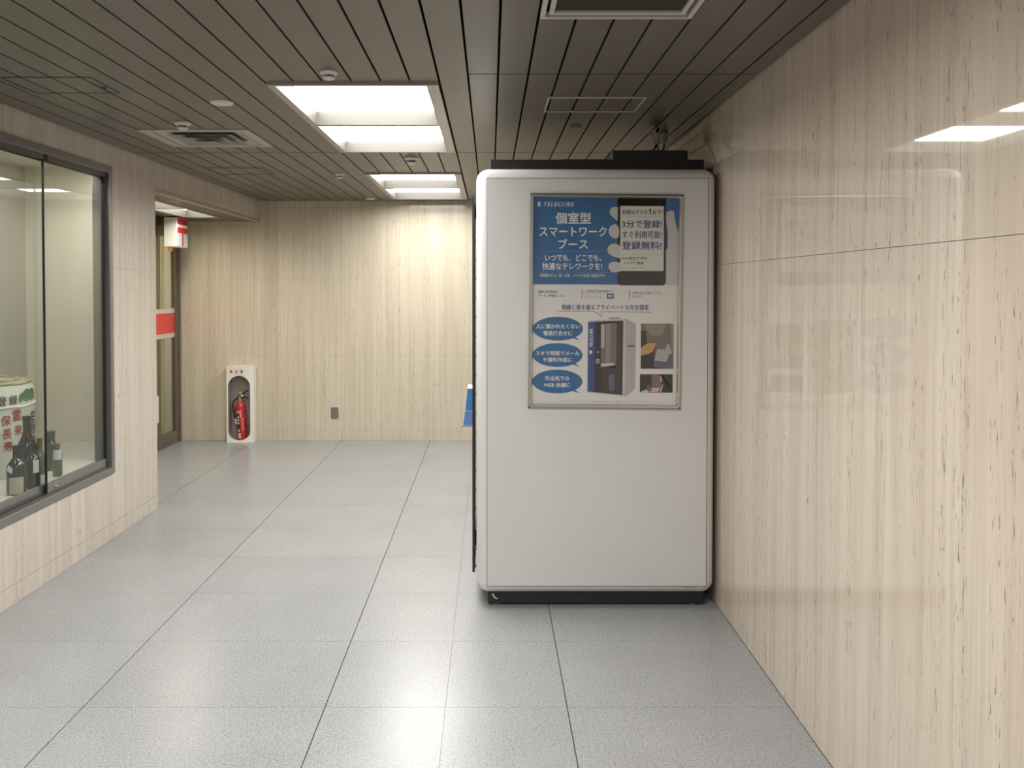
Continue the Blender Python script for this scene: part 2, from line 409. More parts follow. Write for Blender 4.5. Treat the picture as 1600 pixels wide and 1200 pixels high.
# ------------------------------------------------------------------ ceiling lights
def luminaire(x0, x1, y0, y1, z, label, lamp='lamp', cells=2, bar=0.045, rims=(0.022, 0.022, 0.022), group='recessed lights along the corridor'):
    t = thing('ceiling_light', label, 'light', ((x0+x1)/2, (y0+y1)/2, z), group)
    h = 0.060; e = 0.010
    fr = MB(); zb = z-0.012; w, wl, wr = rims
    fr.box(x0, x1, y0, y0+w, zb, z+0.01).box(x0, x1, y1-w, y1, zb, z+0.01)
    fr.box(x0, x0+wl, y0+w, y1-w, zb, z+0.01).box(x1-wr, x1, y0+w, y1-w, zb, z+0.01)
    fr.build('frame', 'rim', t)
    ym = [y0+w] + [y0+w+(y1-y0-2*w)*(c+1)/cells for c in range(cells)]
    for c in range(cells-1):
        box('crossbar', 'rim', t, x0+wl, x1-wr, ym[c+1]-bar/2, ym[c+1]+bar/2, zb+0.002, z+0.01)
    for c in range(cells):
        a = ym[c] + (bar/2 if c else 0); b = ym[c+1] - (bar/2 if c < cells-1 else 0); p, q = x0+wl, x1-wr
        zz = zb; zt = z+h; g = 0.0012
        lo = [(p+g, a+g, zz), (q-g, a+g, zz), (q-g, b-g, zz), (p+g, b-g, zz)]; hi = [(p+e, a+e, zt), (q-e, a+e, zt), (q-e, b-e, zt), (p+e, b-e, zt)]
        MB().add(lo+hi, [(i, (i+1) % 4, 4+(i+1) % 4, 4+i) for i in range(4)]).build('reflector', 'reflector', t)
        MB().quad(*hi).build('diffuser', lamp, t)
    A, B, C_, D = x0+0.004, x1-0.004, y0+0.004, y1-0.004; hz = z+h+0.02
    MB().box(A, B, C_, D, z+h+0.001, hz).box(A, A+0.004, C_, D, z+0.008, hz).box(B-0.004, B, C_, D, z+0.008, hz)\
        .box(A, B, C_, C_+0.004, z+0.008, hz).box(A, B, D-0.004, D, z+0.008, hz).build('housing', 'alu_dark', t)
    return t
luminaire(LX0+0.006, LX1-0.006, *lamps_y[2], ZC, 'large two-panel ceiling light, nearest in view, left of the white booth', rims=(0.022, 0.034, 0.052))
luminaire(LX0+0.006, LX1-0.006, *lamps_y[3], ZC, 'two-panel ceiling light farther off, close to the far wall', 'lamp_far', rims=(0.022, 0.034, 0.052))
luminaire(LX0+0.006, LX1-0.006, *lamps_y[1], ZC, 'two-panel ceiling light just above the viewer', rims=(0.022, 0.034, 0.052))
luminaire(LX0+0.006, LX1-0.006, *lamps_y[0], ZC, 'two-panel ceiling light behind the viewer', rims=(0.022, 0.034, 0.052))
luminaire(-2.943, -2.603, 6.245, 8.04, ZR, 'narrow ceiling light in the recess above the white and red box sign', 'lamp_recess', group=None)

# ------------------------------------------------------------------ ceiling fittings
def square_ring(mb, cx, cy, a0, b0, z0, a1, b1, z1):
    q = [(-1, -1), (1, -1), (1, 1), (-1, 1)]
    mb.add([(cx+sx*a0, cy+sy*b0, z0) for sx, sy in q]+[(cx+sx*a1, cy+sy*b1, z1) for sx, sy in q],
           [(i, (i+1) % 4, 4+(i+1) % 4, 4+i) for i in range(4)])
t = thing('air_diffuser', 'square ceiling air diffuser with nested sloping vanes, above the display window', 'air vent',
          ((AC[0]+AC[1])/2, (AC[2]+AC[3])/2, ZC))
cx, cy = (AC[0]+AC[1])/2, (AC[2]+AC[3])/2; a, b = (AC[1]-AC[0])/2-0.003, (AC[3]-AC[2])/2-0.003
M['ac_beige'] = P('diffuser_beige', (0.46, 0.42, 0.35), 0.5); M['ac_grey'] = P('diffuser_grey', (0.26, 0.25, 0.23), 0.5)
mb = MB(); square_ring(mb, cx, cy, a, b, ZC+0.01, a, b, ZC-0.006); square_ring(mb, cx, cy, a, b, ZC-0.006, a-0.06, b-0.05, ZC-0.006)
square_ring(mb, cx, cy, a-0.06, b-0.05, ZC-0.006, a-0.06, b-0.05, ZC+0.018); mb.build('flange', 'ac_beige', t)
box('duct_top', 'ac_grey', t, cx-a, cx+a, cy-b, cy+b, ZC+0.016, ZC+0.022)
for i in range(4):
    f = 1-0.235*i; a1, b1 = (a-0.068)*f, (b-0.058)*f; z1 = ZC-0.004-0.007*i
    mb = MB(); square_ring(mb, cx, cy, a1, b1, z1, a1-0.066, b1-0.058, z1+0.016); square_ring(mb, cx, cy, a1-0.003, b1-0.003, z1, a1-0.068, b1-0.060, z1+0.016)
    square_ring(mb, cx, cy, a1, b1, z1, a1-0.003, b1-0.003, z1); mb.build('vane', 'ac_beige' if i == 0 else 'ac_grey', t)
box('core_plate', 'ac_grey', t, cx-0.06, cx+0.06, cy-0.05, cy+0.05, ZC-0.03, ZC-0.026)

t = thing('return_air_grille', 'rectangular ceiling grille with fine dark louvres and pale frame, at top of view', 'air vent', (0.415, 2.53, ZC))
M['grille_frame'] = P('grille_frame', (0.58, 0.55, 0.50), 0.4, 0.2)
mb = MB(); x0, x1, y0, y1 = VE
for d, zz in ((0.0, 0.008), (0.028, 0.003)):
    w = 0.016; p, q, r, s = x0+0.004+d, x1-0.004-d, y0+0.004+d, y1-0.004-d; za, zb = ZC-zz, ZC+0.012
    mb.box(p, q, r, r+w, za, zb).box(p, q, s-w, s, za, zb).box(p, p+w, r+w, s-w, za, zb).box(q-w, q, r+w, s-w, za, zb)
mb.build('frame', 'grille_frame', t)
mb = MB(); y = y0+0.052
while y < y1-0.052:
    mb.add([(x0+0.045, y, ZC+0.002), (x1-0.045, y, ZC+0.002), (x1-0.045, y+0.007, ZC+0.012), (x0+0.045, y+0.007, ZC+0.012)], [(0, 1, 2, 3)]); y += 0.0095
M['louvre'] = P('louvre_brown_grey', (0.30, 0.28, 0.25), 0.5)
lv = mb.build('louvres', 'louvre', t); lv['kind'] = 'stuff'
box('duct_top', 'void', t, x0+0.005, x1-0.005, y0+0.005, y1-0.005, ZC+0.03, ZC+0.035)

def hatch(label, x0, x1, y0, y1, mat, w=0.008, drop=0.004, name='ceiling_hatch'):
    t = thing(name, label, 'hatch', ((x0+x1)/2, (y0+y1)/2, ZC))
    for bx in ((x0, x1, y0, y0+w), (x0, x1, y1-w, y1), (x0, x0+w, y0+w, y1-w), (x1-w, x1, y0+w, y1-w)):
        box('frame_bar', mat, t, *bx, ZC-drop, ZC+0.003)
    return t
h = hatch('ceiling hatch outlined by thin pale metal edging, above the white booth', 0.272, 0.737, 3.945, 4.27, 'grille_frame', 0.009, 0.004)
h2 = hatch('dark outlined ceiling hatch at upper left with a small black latch', -2.10, -1.705, 3.57, 3.865, 'black', 0.009, 0.0015)
MB().lathe([(0.0, ZC-0.004), (0.010, ZC-0.004), (0.010, ZC+0.001)], (-1.735, 3.76, 0), 12).build('latch', 'black', h2)
hatch('dark outlined ceiling hatch beyond the square air diffuser', -2.145, -1.70, 6.24, 6.6, 'black', 0.014, 0.002)

def detector(x, y, label, s=1.0):
    t = thing('smoke_detector', label, 'detector', (x, y, ZC), 'ceiling detectors')
    MB().lathe([(0.052*s, ZC+0.001), (0.052*s, ZC-0.006*s), (0.046*s, ZC-0.013*s), (0.036*s, ZC-0.016*s), (0.036*s, ZC-0.02*s)], (x, y, 0), 24).build('base', 'det', t)
    MB().lathe([(0.028*s, ZC-0.02*s), (0.028*s, ZC-0.034*s)], (x, y, 0), 20).build('chamber', 'black', t)
    for k in range(12):
        an = 2*PI*k/12; c, sn = math.cos(an), math.sin(an); r = 0.032*s
        MB().tube([(x+r*c, y+r*sn, ZC-0.019*s), (x+r*c*0.95, y+r*sn*0.95, ZC-0.035*s)], 0.003*s, 5).build('rib', 'det', t)
    MB().lathe([(0.036*s, ZC-0.033*s), (0.030*s, ZC-0.041*s), (0.016*s, ZC-0.046*s), (0.0, ZC-0.047*s)], (x, y, 0), 20).build('cap', 'det', t)
detector(-0.673, 3.49, 'white dome smoke detector in front of the large two-panel ceiling light', 0.72)
detector(-0.545, 5.78, 'white smoke detector between the two two-panel ceiling lights')
detector(-1.678, 4.56, 'white smoke detector beside the square air diffuser', 0.85)
detector(-1.19, 6.60, 'small dark smoke detector left of the farther ceiling light', 0.8)
def disc(name, x, y, r, label, mat='det', h=0.008, cat='speaker'):
    t = thing(name, label, cat, (x, y, ZC))
    MB().lathe([(r, ZC+0.001), (r, ZC-h*0.5), (r*0.93, ZC-h)], (x, y, 0), 32).build('ring', mat, t)
    MB().lathe([(0.0, ZC-h*0.9), (r*0.9, ZC-h*0.9), (r*0.9, ZC-h*1.15), (r*0.6, ZC-h*1.35), (0.0, ZC-h*1.4)], (x, y, 0), 32).build('face', mat, t)
disc('ceiling_speaker', -1.30, 4.05, 0.056, 'round flush beige ceiling disc left of the large ceiling light')
disc('sprinkler_cover', -1.205, 8.38, 0.05, 'small round white cover on the ceiling close to the far wall', cat='cover')
M['dim'] = P('dim_grey_cover', (0.34, 0.32, 0.29), 0.5)
disc('round_cover', 0.476, 4.64, 0.03, 'tiny round cover on the dark ceiling behind the booth hatch', 'dim', cat='cover')
# twin power connectors hanging over the booth
t = thing('hanging_connector', 'pair of small white cable connectors hanging from the dark ceiling above the booth', 'connector', (0.965, 4.78, ZC))
for (x, y, z, tilt, ln) in ((0.938, 4.72, 2.405, 0.012, 1.0), (1.012, 4.86, 2.432, -0.006, 1.1)):
    s = MB().lathe([(0.0, 0.060*ln+z), (0.021, 0.060*ln+z), (0.023, 0.05*ln+z), (0.022, 0.028*ln+z), (0.013, 0.006+z), (0.008, z-0.006), (0.0, z-0.006)], (x, y, 0), 16)
    c = s.build('connector_body', 'det', t)
    MB().tube([(x, y, z+0.055*ln), (x+tilt, y, ZC+0.001)], 0.009, 8).build('stem', 'black', t)
    MB().tube([(x-0.022, y, z+0.05*ln), (x-0.045, y-0.005, z+0.058*ln)], [0.008, 0.012], 8).build('latch_tab', 'det', c)
    for dx in ((-0.045, 0.012) if tilt > 0 else (-0.03,)):
        MB().tube([(x, y, z), (x+dx*0.2, y-0.02, z-0.025), (x+dx*0.7, y-0.05, z-0.06), (x+dx, y-0.08, 2.292)], 0.0045, 6).build('cable', 'black', t)

# ------------------------------------------------------------------ the white booth
BX0, BX1, BY0, BY1, BZ0, BZ1 = -0.069, 1.114, 4.09, 5.30, 0.069, 2.179
bo = thing('work_booth', 'tall white one-person work booth with rounded edges, standing against the right wall', 'booth', ((BX0+BX1)/2, (BY0+BY1)/2, 0))
box('shell', 'white', bo, BX0, BX1, BY0, BY1, BZ0, BZ1, 0.062, 9, True)
PX0, PX1, PZ0, PZ1 = -0.0145, 1.068, 0.115, 2.126
mb = MB(); g = 0.003; yy = BY0-0.0006
for bx in ((PX0-g, PX1+g, PZ0-g, PZ0), (PX0-g, PX1+g, PZ1, PZ1+g), (PX0-g, PX0, PZ0, PZ1), (PX1, PX1+g, PZ0, PZ1)):
    mb.box(bx[0], bx[1], yy, BY0+0.002, bx[2], bx[3])
mb.build('seam', 'seam', bo)
sp = box('side_panel', 'white_panel', bo, PX0, PX1, BY0-0.0014, BY0+0.002, PZ0, PZ1, 0.0006, 1)
M['scuff'] = P('scuff_mark', (0.28, 0.27, 0.25), 0.8)
for k in range(9):
    x = 0.955+0.10*random.random(); z = 0.108+0.006*random.random()
    MB().box(x, x+0.004+0.012*random.random(), BY0-0.0006, BY0+0.001, z-0.003, z-0.0005-0.002*random.random()).build('scuff', 'scuff', bo)
pl_ = MB().box(-0.012, 1.068, BY0+0.045, BY1-0.05, 0.012, BZ0+0.02).build('plinth', 'black', bo)
for fx in (0.03, 1.02):
    for fy in (BY0+0.075, BY1-0.09):
        MB().lathe([(0.026, 0.0), (0.026, 0.010), (0.012, 0.016), (0.010, 0.05)], (fx, fy, 0), 16).build('foot', 'alu_dark', bo)
MB().tube([(0.012, BY0+0.04, 0.062), (0.022, BY0+0.036, 0.045), (0.034, BY0+0.04, 0.036)], 0.006, 8).build('levelling_clip', 'alu', bo)
ru = box('roof_tray', 'black', bo, 0.0, 1.09, BY0+0.16, BY1-0.1, BZ1-0.002, 2.2435, 0.003, 1)
box('roof_ledge', 'black', bo, 0.37, 0.63, BY0+0.20, BY1-0.2, 2.24, 2.251, 0.002, 1)
box('fan_box', 'black', bo, 0.622, 1.006, BY0+0.16, BY0+0.75, 2.240, 2.291, 0.004, 2)
# door on the booth's left face: a dark glazed leaf standing off on small spacers
dz0, dz1 = 0.148, 2.055; dx0, dx1 = -0.0905, -0.078; dy0, dy1 = BY0+0.10, BY1-0.07
dr = MB().box(dx0, dx1, dy0, dy0+0.16, dz0, dz1).box(dx0, dx1, dy1-0.07, dy1, dz0, dz1)\
    .box(dx0, dx1, dy0+0.16, dy1-0.07, dz1-0.08, dz1).box(dx0, dx1, dy0+0.16, dy1-0.07, dz0, dz0+0.08).build('door', 'black', bo, 0.0015, 1)
box('pane', 'doorglass', dr, dx0+0.003, dx1-0.003, dy0+0.155, dy1-0.065, dz0+0.075, dz1-0.075)
box('backing', 'black', bo, BX0-0.0005, BX0+0.002, dy0+0.10, dy1-0.03, dz0+0.05, dz1-0.05)
hd = MB().tube([(dx0, dy1-0.05, 1.00), (dx0-0.017, dy1-0.05, 1.00), (dx0-0.017, dy1-0.05, 1.16), (dx0, dy1-0.05, 1.16)], 0.005, 8).build('handle', 'alu', dr)
n = 20
for k in range(n):
    z = dz0+0.03+(dz1-dz0-0.06)*k/(n-1)
    piece('spacer', 'seam', bo, dx1, BX0+0.001, dy0+0.004, dy0+0.014, z-0.007, z+0.007)

# ------------------------------------------------------------------ the poster on the booth
po = thing('poster', 'framed blue and white advertising poster hung on the front of the white booth', 'poster')
SW, SH = 0.716, 1.021
po.location = (0.5655, BY0-0.0014, 1.5235); po.rotation_euler = (0, 0.0100, 0); ORG[po.name] = Vector((0, 0, 0))
KX, KZ = SW/228.7, SH/325.0
def UV(x, y):
    """a place on the sheet, from where it is read in the picture"""
    u = (x-833.0+(y-308.0)*0.0125)*KX - SW/2; v = SH/2 - (y-308.0-(x-833.0)*0.0075)*KZ
    return u, v
sheet = box('print_sheet', 'paper', po, -SW/2, SW/2, -0.004, 0.0, -SH/2, SH/2)
LAY = -0.0040
def shape(name, mat, pts, layer=1, parent=sheet):
    y = LAY-0.00022*layer
    return MB().add([(UV(*p)[0], y, UV(*p)[1]) for p in pts], [tuple(range(len(pts)))]).build(name, mat, parent, local=True)
def rect(name, mat, x0, y0, x1, y1, layer=1): return shape(name, mat, [(x0, y0), (x1, y0), (x1, y1), (x0, y1)], layer)
def rrect(name, mat, x0, y0, x1, y1, r, layer=1, n=5):
    pts = []
    for cx, cy, a0 in ((x1-r, y0+r, -PI/2), (x1-r, y1-r, 0), (x0+r, y1-r, PI/2), (x0+r, y0+r, PI)):
        for k in range(n+1): a = a0+PI/2*k/n; pts.append((cx+r*math.cos(a), cy+r*math.sin(a)))
    return shape(name, mat, pts, layer)
def text(body, mat, x0, y0, x1, y1, bold=0.012, layer=3, shear=0.0, rot=False, space=1.0):
    vs, fs = glyphs(body, 0.0, shear, space=space)
    if not vs: return
    y = LAY-0.00022*layer; mb = MB(); hh = abs((x1-x0) if rot else (y1-y0)); d = bold*1.15*hh
    sh = [(0, 0), (d, 0), (-d, 0), (0, d), (0, -d)] if bold > 0.008 else ([(d, 0), (-d, 0)] if bold > 0 else [(0, 0)])
    for n_, (ax, ay) in enumerate(sh):           # heavier strokes: the lettering printed with a small spread
        out = []
        for a, b in vs:
            q = (x0+(x1-x0)*a, y1-(y1-y0)*b) if not rot else (x0+(x1-x0)*(1-b), y1-(y1-y0)*a)
            u, v = UV(q[0]+ax, q[1]+ay); out.append((u, y-0.00001*n_, v))
        mb.add(out, fs)
    return mb.build('printed_text', mat, sheet, local=True)
def line(x0, y0, x1, y1, w, mat, layer=2, name='printed_line'):
    dx, dy = x1-x0, y1-y0; L = math.hypot(dx, dy); nx, ny = -dy/L*w/2, dx/L*w/2
    return shape(name, mat, [(x0+nx, y0+ny), (x1+nx, y1+ny), (x1-nx, y1-ny), (x0-nx, y0-ny)], layer)
# upper half: blue field, hand holding a phone
rect('blue_field', 'p_blue', 833, 308, 1061.5, 444.8, 1)
# palm and thumb to the right of the phone
shape('hand_picture', 'p_lgrey', [(1037, 445), (1040, 395), (1043, 360), (1040, 345), (1038, 338), (1042, 331), (1048, 329), (1052.5, 330), (1053.5, 338),
                                  (1055.5, 350), (1058.5, 360), (1060.6, 366), (1061, 380), (1061, 446)], 2)
shape('hand_gap', 'p_navy', [(1036, 375), (1041, 364), (1043, 366), (1042.5, 389), (1036, 389)], 3)
rrect('phone_picture', 'p_black', 964, 309, 1040, 446, 6, 4)
rect('phone_top', 'p_black', 964.3, 308.6, 1040, 322, 4)
for k, (pts) in enumerate((
        [(964.5, 324), (957, 324), (953, 327), (951.5, 331), (953, 336), (957, 340), (964, 345.5)],
        [(961, 350.5), (955, 352), (951, 357), (950, 363), (952, 368), (957, 372), (963, 373.5), (966, 369), (967, 361), (965, 354)],
        [(961, 380.8), (954, 382), (949.5, 386), (948, 391), (950.5, 396.5), (956, 400.5), (963, 402.5), (968.5, 404), (968.5, 384.5)],
        [(958, 408.8), (952, 411), (949.7, 416), (951, 421), (955, 425), (960, 426), (968.5, 424.5), (968.5, 410.5)])):
    shape('finger_picture', 'p_lgrey', pts, 5)
rect('screen_picture', 'p_screen', 968.5, 322.3, 1036.5, 423.5, 6)
shape('logo_mark', 'p_white', [(839.3, 317.2), (841, 315.6), (843.3, 316.3), (843.3, 323.6), (841, 323.4), (839.3, 322.0)], 3)
text('TELECUBE', 'p_white', 849, 316.6, 896.5, 322.9, 0.022, shear=0.22, space=1.18)
text('個室型', 'p_white', 867.5, 332.8, 922.5, 350.2, 0.022)
text('スマートワーク', 'p_white', 842, 354.8, 947, 369.6, 0.022)
text('ブース', 'p_white', 871.5, 374, 917.5, 389, 0.022)
for k in range(54): line(842+2*k, 393.2, 843+2*k, 393.2, 0.35, 'p_lgrey', 2)if k % 6 == 0 else None
line(842, 393.2, 948, 393.2, 0.22, 'p_lgrey'); line(842, 425.6, 958, 425.6, 0.22, 'p_lgrey')
text('いつでも、どこでも、', 'p_white', 850.5, 398, 939, 408.3, 0.016)
text('快適なテレワークを!', 'p_white', 846.5, 411, 940, 422, 0.016)
text('首都圏のビル、駅、空港、イベント会場に設置拡大中', 'p_white', 843, 428.2, 944, 433.2, 0.006)
text('利用はスマホ', 'p_black', 971.5, 328.3, 1011, 335.6, 0.016, 7)
shape('printed_text', 'p_black', [(1012.9, 328.6), (1014.9, 326.3), (1016.4, 326.3), (1016.4, 335.6), (1014.6, 335.6), (1014.6, 329.2), (1012.9, 330.4)], 7)
text('台で!', 'p_black', 1018.8, 328.5, 1034, 335.4, 0.016, 7)
line(971, 338.8, 1034, 338.8, 0.3, 'p_grey', 7)
text('3分で登録!', 'p_navy', 971.5, 344.5, 1033.5, 356.2, 0.022, 7)
text('すぐ利用可能!', 'p_navy', 971.5, 361.2, 1033.5, 372.6, 0.016, 7)
text('登録無料!', 'p_navy', 971.5, 377.3, 1033, 390.2, 0.022, 7)
line(971, 398.2, 1034, 398.2, 0.5, 'p_grey', 7)
text('15分単位で予約', 'p_black', 970.5, 401.2, 1010.5, 406.4, 0.012, 7)
text('スマホで開錠', 'p_black', 973, 408.6, 1005.5, 413.6, 0.012, 7)
text('QRコードを読み取りください', 'p_dark', 969.5, 417.4, 1008, 420, 0.0, 7)
# band of small print (its square codes are left blank)
text('最新の設置場所、', 'p_navy', 840, 454, 872, 458.6, 0.006)
text('サービス時間はこちら', 'p_navy', 840, 460, 882, 464.6, 0.006)
text('ご利用は会員登録から', 'p_navy', 914, 453, 958, 457.4, 0.006)
mbx = [(913.5, 459), (958.5, 459), (958.5, 466.8), (913.5, 466.8)]
for k in range(4): line(*mbx[k], *mbx[(k+1) % 4], 0.5, 'p_grey', 2)
rect('search_button', 'p_navy', 947.5, 459, 958.6, 466.8, 3)
text('検索', 'p_white', 949.3, 460.4, 956.8, 465.2, 0.01, 4)
text('telecube.jp', 'p_grey', 916.5, 460.8, 940.5, 465.8, 0.0)
text('お得な法人会員プランも', 'p_navy', 987.5, 455.4, 1032, 459.8, 0.006)
text('あります', 'p_navy', 987.5, 461.2, 1002.5, 465, 0.006)
line(908.5, 452, 908.5, 467, 0.9, 'p_dark'); line(983, 452.6, 983, 467.6, 0.9, 'p_dark')
text('視線と音を遮るプライベートな完全個室', 'p_navy', 876.5, 476, 1013, 484.6, 0.014)
tick = [(870, 486.6), (928.5, 486.8), (939.8, 495.2), (938.2, 487.2), (1018, 488)]
for k in range(4): line(*tick[k], *tick[k+1], 0.7, 'p_dark', 2)
for (cx, cy, l1, b1, l2, b2) in ((870.6, 514, '人に聞かれたくない', (836.5, 506.5, 905, 514), '電話打合せに', (848, 517.3, 893, 524.6)),
                                 (870.2, 555.2, 'スキマ時間でメール', (836, 549, 904.5, 556), 'や資料作成に', (847.5, 559, 892.5, 566.3)),
                                 (869.8, 596.8, '外出先での', (850.5, 588, 888.5, 595.6), 'WEB 会議に', (848.5, 598.6, 890, 605.8))):
    pts = []
    for k in range(48):
        a = 2*PI*k/48; pts.append((cx+39.4*math.cos(a), cy+18.7*math.sin(a)))
        if k == 6: pts += [(cx+35.5, cy+18.5)]
    pts = [p for i, p in enumerate(pts) if i not in (5, 6, 8, 9)] if False else pts
    shape('speech_bubble', 'p_blue', pts, 2)
    text(l1, 'p_white', *b1, 0.016); text(l2, 'p_white', *b2, 0.016)
# picture of a booth
Q = 'booth_picture'
shape(Q, 'p_lgrey', [(917.5, 501), (976.5, 497.6), (975.8, 620), (916, 613.8)], 2)
shape(Q, 'p_grey', [(976.5, 497.6), (993.6, 506), (992, 607.2), (979, 619.6), (975.8, 620)], 2)
shape(Q, 'p_black', [(950.5, 498), (952, 496.8), (968.3, 496.4), (968.5, 497.6)], 3)
shape(Q, 'p_navy', [(918.4, 503.4), (929, 502.8), (927.5, 613.4), (917.3, 612.2)], 3)
shape(Q, 'p_black', [(929, 502.8), (973.4, 501), (972, 617.8), (927.5, 613.4)], 3)
shape(Q, 'p_brown', [(938.5, 506.5), (963.2, 505), (962.2, 575), (938, 575)], 4)
shape(Q, 'p_taupe2', [(946, 506), (953.5, 505.6), (953, 569), (945.6, 569)], 5)
shape(Q, 'p_grey', [(938.4, 507), (944, 506.8), (943.6, 544), (938.2, 544)], 5)
shape(Q, 'p_dark', [(963, 505), (970.6, 504.5), (969.5, 616), (961.8, 615.2)], 4)
shape(Q, 'p_lgrey', [(938.5, 568.4), (959, 567.6), (958, 570.6), (938.2, 573.6)], 6)
shape(Q, 'p_dark', [(939, 575), (962, 572), (961, 613), (938, 611)], 4)
shape(Q, 'p_slate', [(950, 587), (960, 584), (959, 612), (951, 611)], 5)
shape(Q, 'p_white', [(932.6, 549.2), (934.4, 549.2), (934.4, 551.6), (932.6, 551.6)], 5)
shape(Q, 'p_lgrey', [(931, 561.5), (935.6, 561.3), (935.4, 568), (930.8, 568)], 5)
shape(Q, 'p_dark', [(932.2, 562.8), (934.3, 562.7), (934.2, 566.8), (932, 566.8)], 6)
text('TELECUBE', 'p_white', 920.6, 514, 925.2, 543, 0.02, 5, 0.0, True)
rect(Q, 'p_white', 920.4, 548, 924, 553, 5)
rect(Q, 'p_dark', 980.5, 540, 991, 542, 4); rect(Q, 'p_dark', 985.5, 533.5, 986.3, 536, 4)
# picture of the seat inside
Q = 'seat_picture'
rect(Q, 'p_brown', 1000.8, 505.6, 1052.3, 576.5, 2)
shape(Q, 'p_taupe2', [(1006, 506.5), (1042, 506.5), (1034, 524), (1016, 524)], 3)
shape(Q, 'p_taupe2', [(1047, 506), (1052.2, 506), (1051.8, 560), (1049, 540)], 3)
shape(Q, 'p_black', [(1001, 517), (1009, 517), (1010.5, 536), (1016, 541), (1026, 537), (1022, 553), (1021, 576.2), (1000.6, 576.2)], 4)
shape(Q, 'p_black', [(1018, 556), (1022, 574), (1044, 576.2), (1010, 576.2)], 5)
shape(Q, 'p_wood', [(1000.9, 544), (1011, 536.4), (1026, 536.2), (1020, 549), (1014, 552.6), (1000.6, 556)], 6)
shape(Q, 'p_grey', [(1022, 564), (1027, 545.8), (1039, 546), (1042, 538), (1045.5, 537.6), (1049.8, 552), (1046, 556), (1041.5, 566)], 6)
shape(Q, 'p_slate', [(1020.5, 563.5), (1041.5, 565.3), (1045, 554), (1050.5, 552), (1049, 572), (1044, 575), (1023, 571.5)], 7)
# picture of someone at a desk
Q = 'desk_picture'
rect(Q, 'p_dark', 999.5, 585, 1051, 614, 2)
rect(Q, 'p_mauve', 1018, 585.4, 1033, 606, 3)
shape(Q, 'p_black', [(999.6, 586), (1018, 590.5), (1018, 605), (999.4, 613)], 4)
shape(Q, 'p_lgrey', [(999.5, 613.2), (1010, 608.6), (1014, 613.8), (999.5, 613.9)], 5)
shape(Q, 'p_black', [(1030, 585.4), (1036, 585.2), (1036.5, 600), (1033, 613), (1051, 613.6), (1051, 585.2)], 4)
shape(Q, 'p_skin', [(1030.5, 588.5), (1032.5, 588), (1034.5, 593), (1034, 597), (1032, 597)], 6)
shape(Q, 'p_skin', [(1016, 606.2), (1030, 606), (1031.5, 609), (1028, 613), (1012.5, 612.6), (1019, 609.5)], 6)
shape(Q, 'p_lgrey', [(1031, 613.4), (1033.5, 604), (1036, 599), (1034.8, 606), (1032.8, 613.4)], 6)
shape(Q, 'p_slate', [(1010, 602.5), (1014.5, 602), (1016, 610), (1012, 611.5)], 6)
text('お問い合わせ先', 'p_grey', 875.5, 626, 893, 628.6, 0.0)
text('メールアドレス support@telecube.jp', 'p_grey', 901, 626.2, 951.5, 629, 0.0)
text('運営会社  テレキューブサービス株式会社', 'p_grey', 962, 626.6, 1010, 629.2, 0.0)
line(897, 625.5, 897, 629.5, 0.3, 'p_grey'); line(956, 625.8, 956, 629.8, 0.3, 'p_grey')
# snap frame with mitred corners
FW, FD = 0.021, 0.018
a, b = SW/2+FW-0.004, SH/2+FW-0.004; c, d = SW/2-0.004, SH/2-0.004
for (o1, o2, i1, i2) in (((-a, b), (a, b), (-c, d), (c, d)), ((-a, -b), (a, -b), (-c, -d), (c, -d)),
                         ((-a, -b), (-a, b), (-c, -d), (-c, d)), ((a, -b), (a, b), (c, -d), (c, d))):
    lerp = lambda p, q, f: (p[0]+(q[0]-p[0])*f, p[1]+(q[1]-p[1])*f)
    prof = [(0.0, 0.0), (0.0, -0.010), (0.45, -FD), (0.75, -FD), (1.0, -0.0085), (1.0, 0.0)]
    vs = []
    for (oo, ii) in ((o1, i1), (o2, i2)):
        for f, yd in prof: q = lerp(oo, ii, f); vs.append((q[0], yd, q[1]))
    fs = [(k, (k+1) % 6, 6+(k+1) % 6, 6+k) for k in range(6)] + [tuple(range(6)), tuple(range(6, 12))]
    MB().add(vs, fs).build('frame_bar', 'alu', po, local=True)
for sx in (-1, 1):
    for sz in (-1, 1):
        MB().add([(sx*(a+0.0005), -0.0105, sz*(b+0.0005)), (sx*(a-0.013), -0.0187, sz*(b-0.0095)), (sx*(a-0.0095), -0.0187, sz*(b-0.013)),
                  (sx*(a-0.001), -0.0100, sz*(b-0.014)), (sx*(a-0.014), -0.0100, sz*(b-0.001))], [(0, 3, 2, 1), (0, 1, 4)]).build('corner_cap', 'alu_dark', po, local=True)
box('clear_cover', 'cover', po, -SW/2+0.001, SW/2-0.001, -0.0075, -0.0068, -SH/2+0.001, SH/2-0.001)

# ------------------------------------------------------------------ display window in the left wall
wi = bpy.data.objects.new('window_1', None); COL.objects.link(wi); wi.location = (XL, (WY0+WY1)/2, WZ0); ORG[wi.name] = Vector(wi.location)
struct(wi)
FWD = 0.042
for bx in ((WY0, WY1, WZ0, WZ0+FWD), (WY0, WY1, WZ1-FWD, WZ1), (WY0, WY0+FWD, WZ0+FWD, WZ1-FWD), (WY1-FWD, WY1, WZ0+FWD, WZ1-FWD)):
    box('window_frame', 'steel', wi, XL-0.085, XL+0.010, bx[0], bx[1], bx[2], bx[3], 0.0015, 1)
iz0, iz1 = WZ0+FWD, WZ1-FWD; iy0, iy1 = WY0+FWD, WY1-FWD
for xx in (XL-0.010, XL-0.034, XL-0.058):
    box('track', 'alu_dark', wi, xx-0.002, xx+0.002, iy0, iy1, iz0, iz0+0.012)
    box('track', 'alu_dark', wi, xx-0.002, xx+0.002, iy0, iy1, iz1-0.03, iz1)
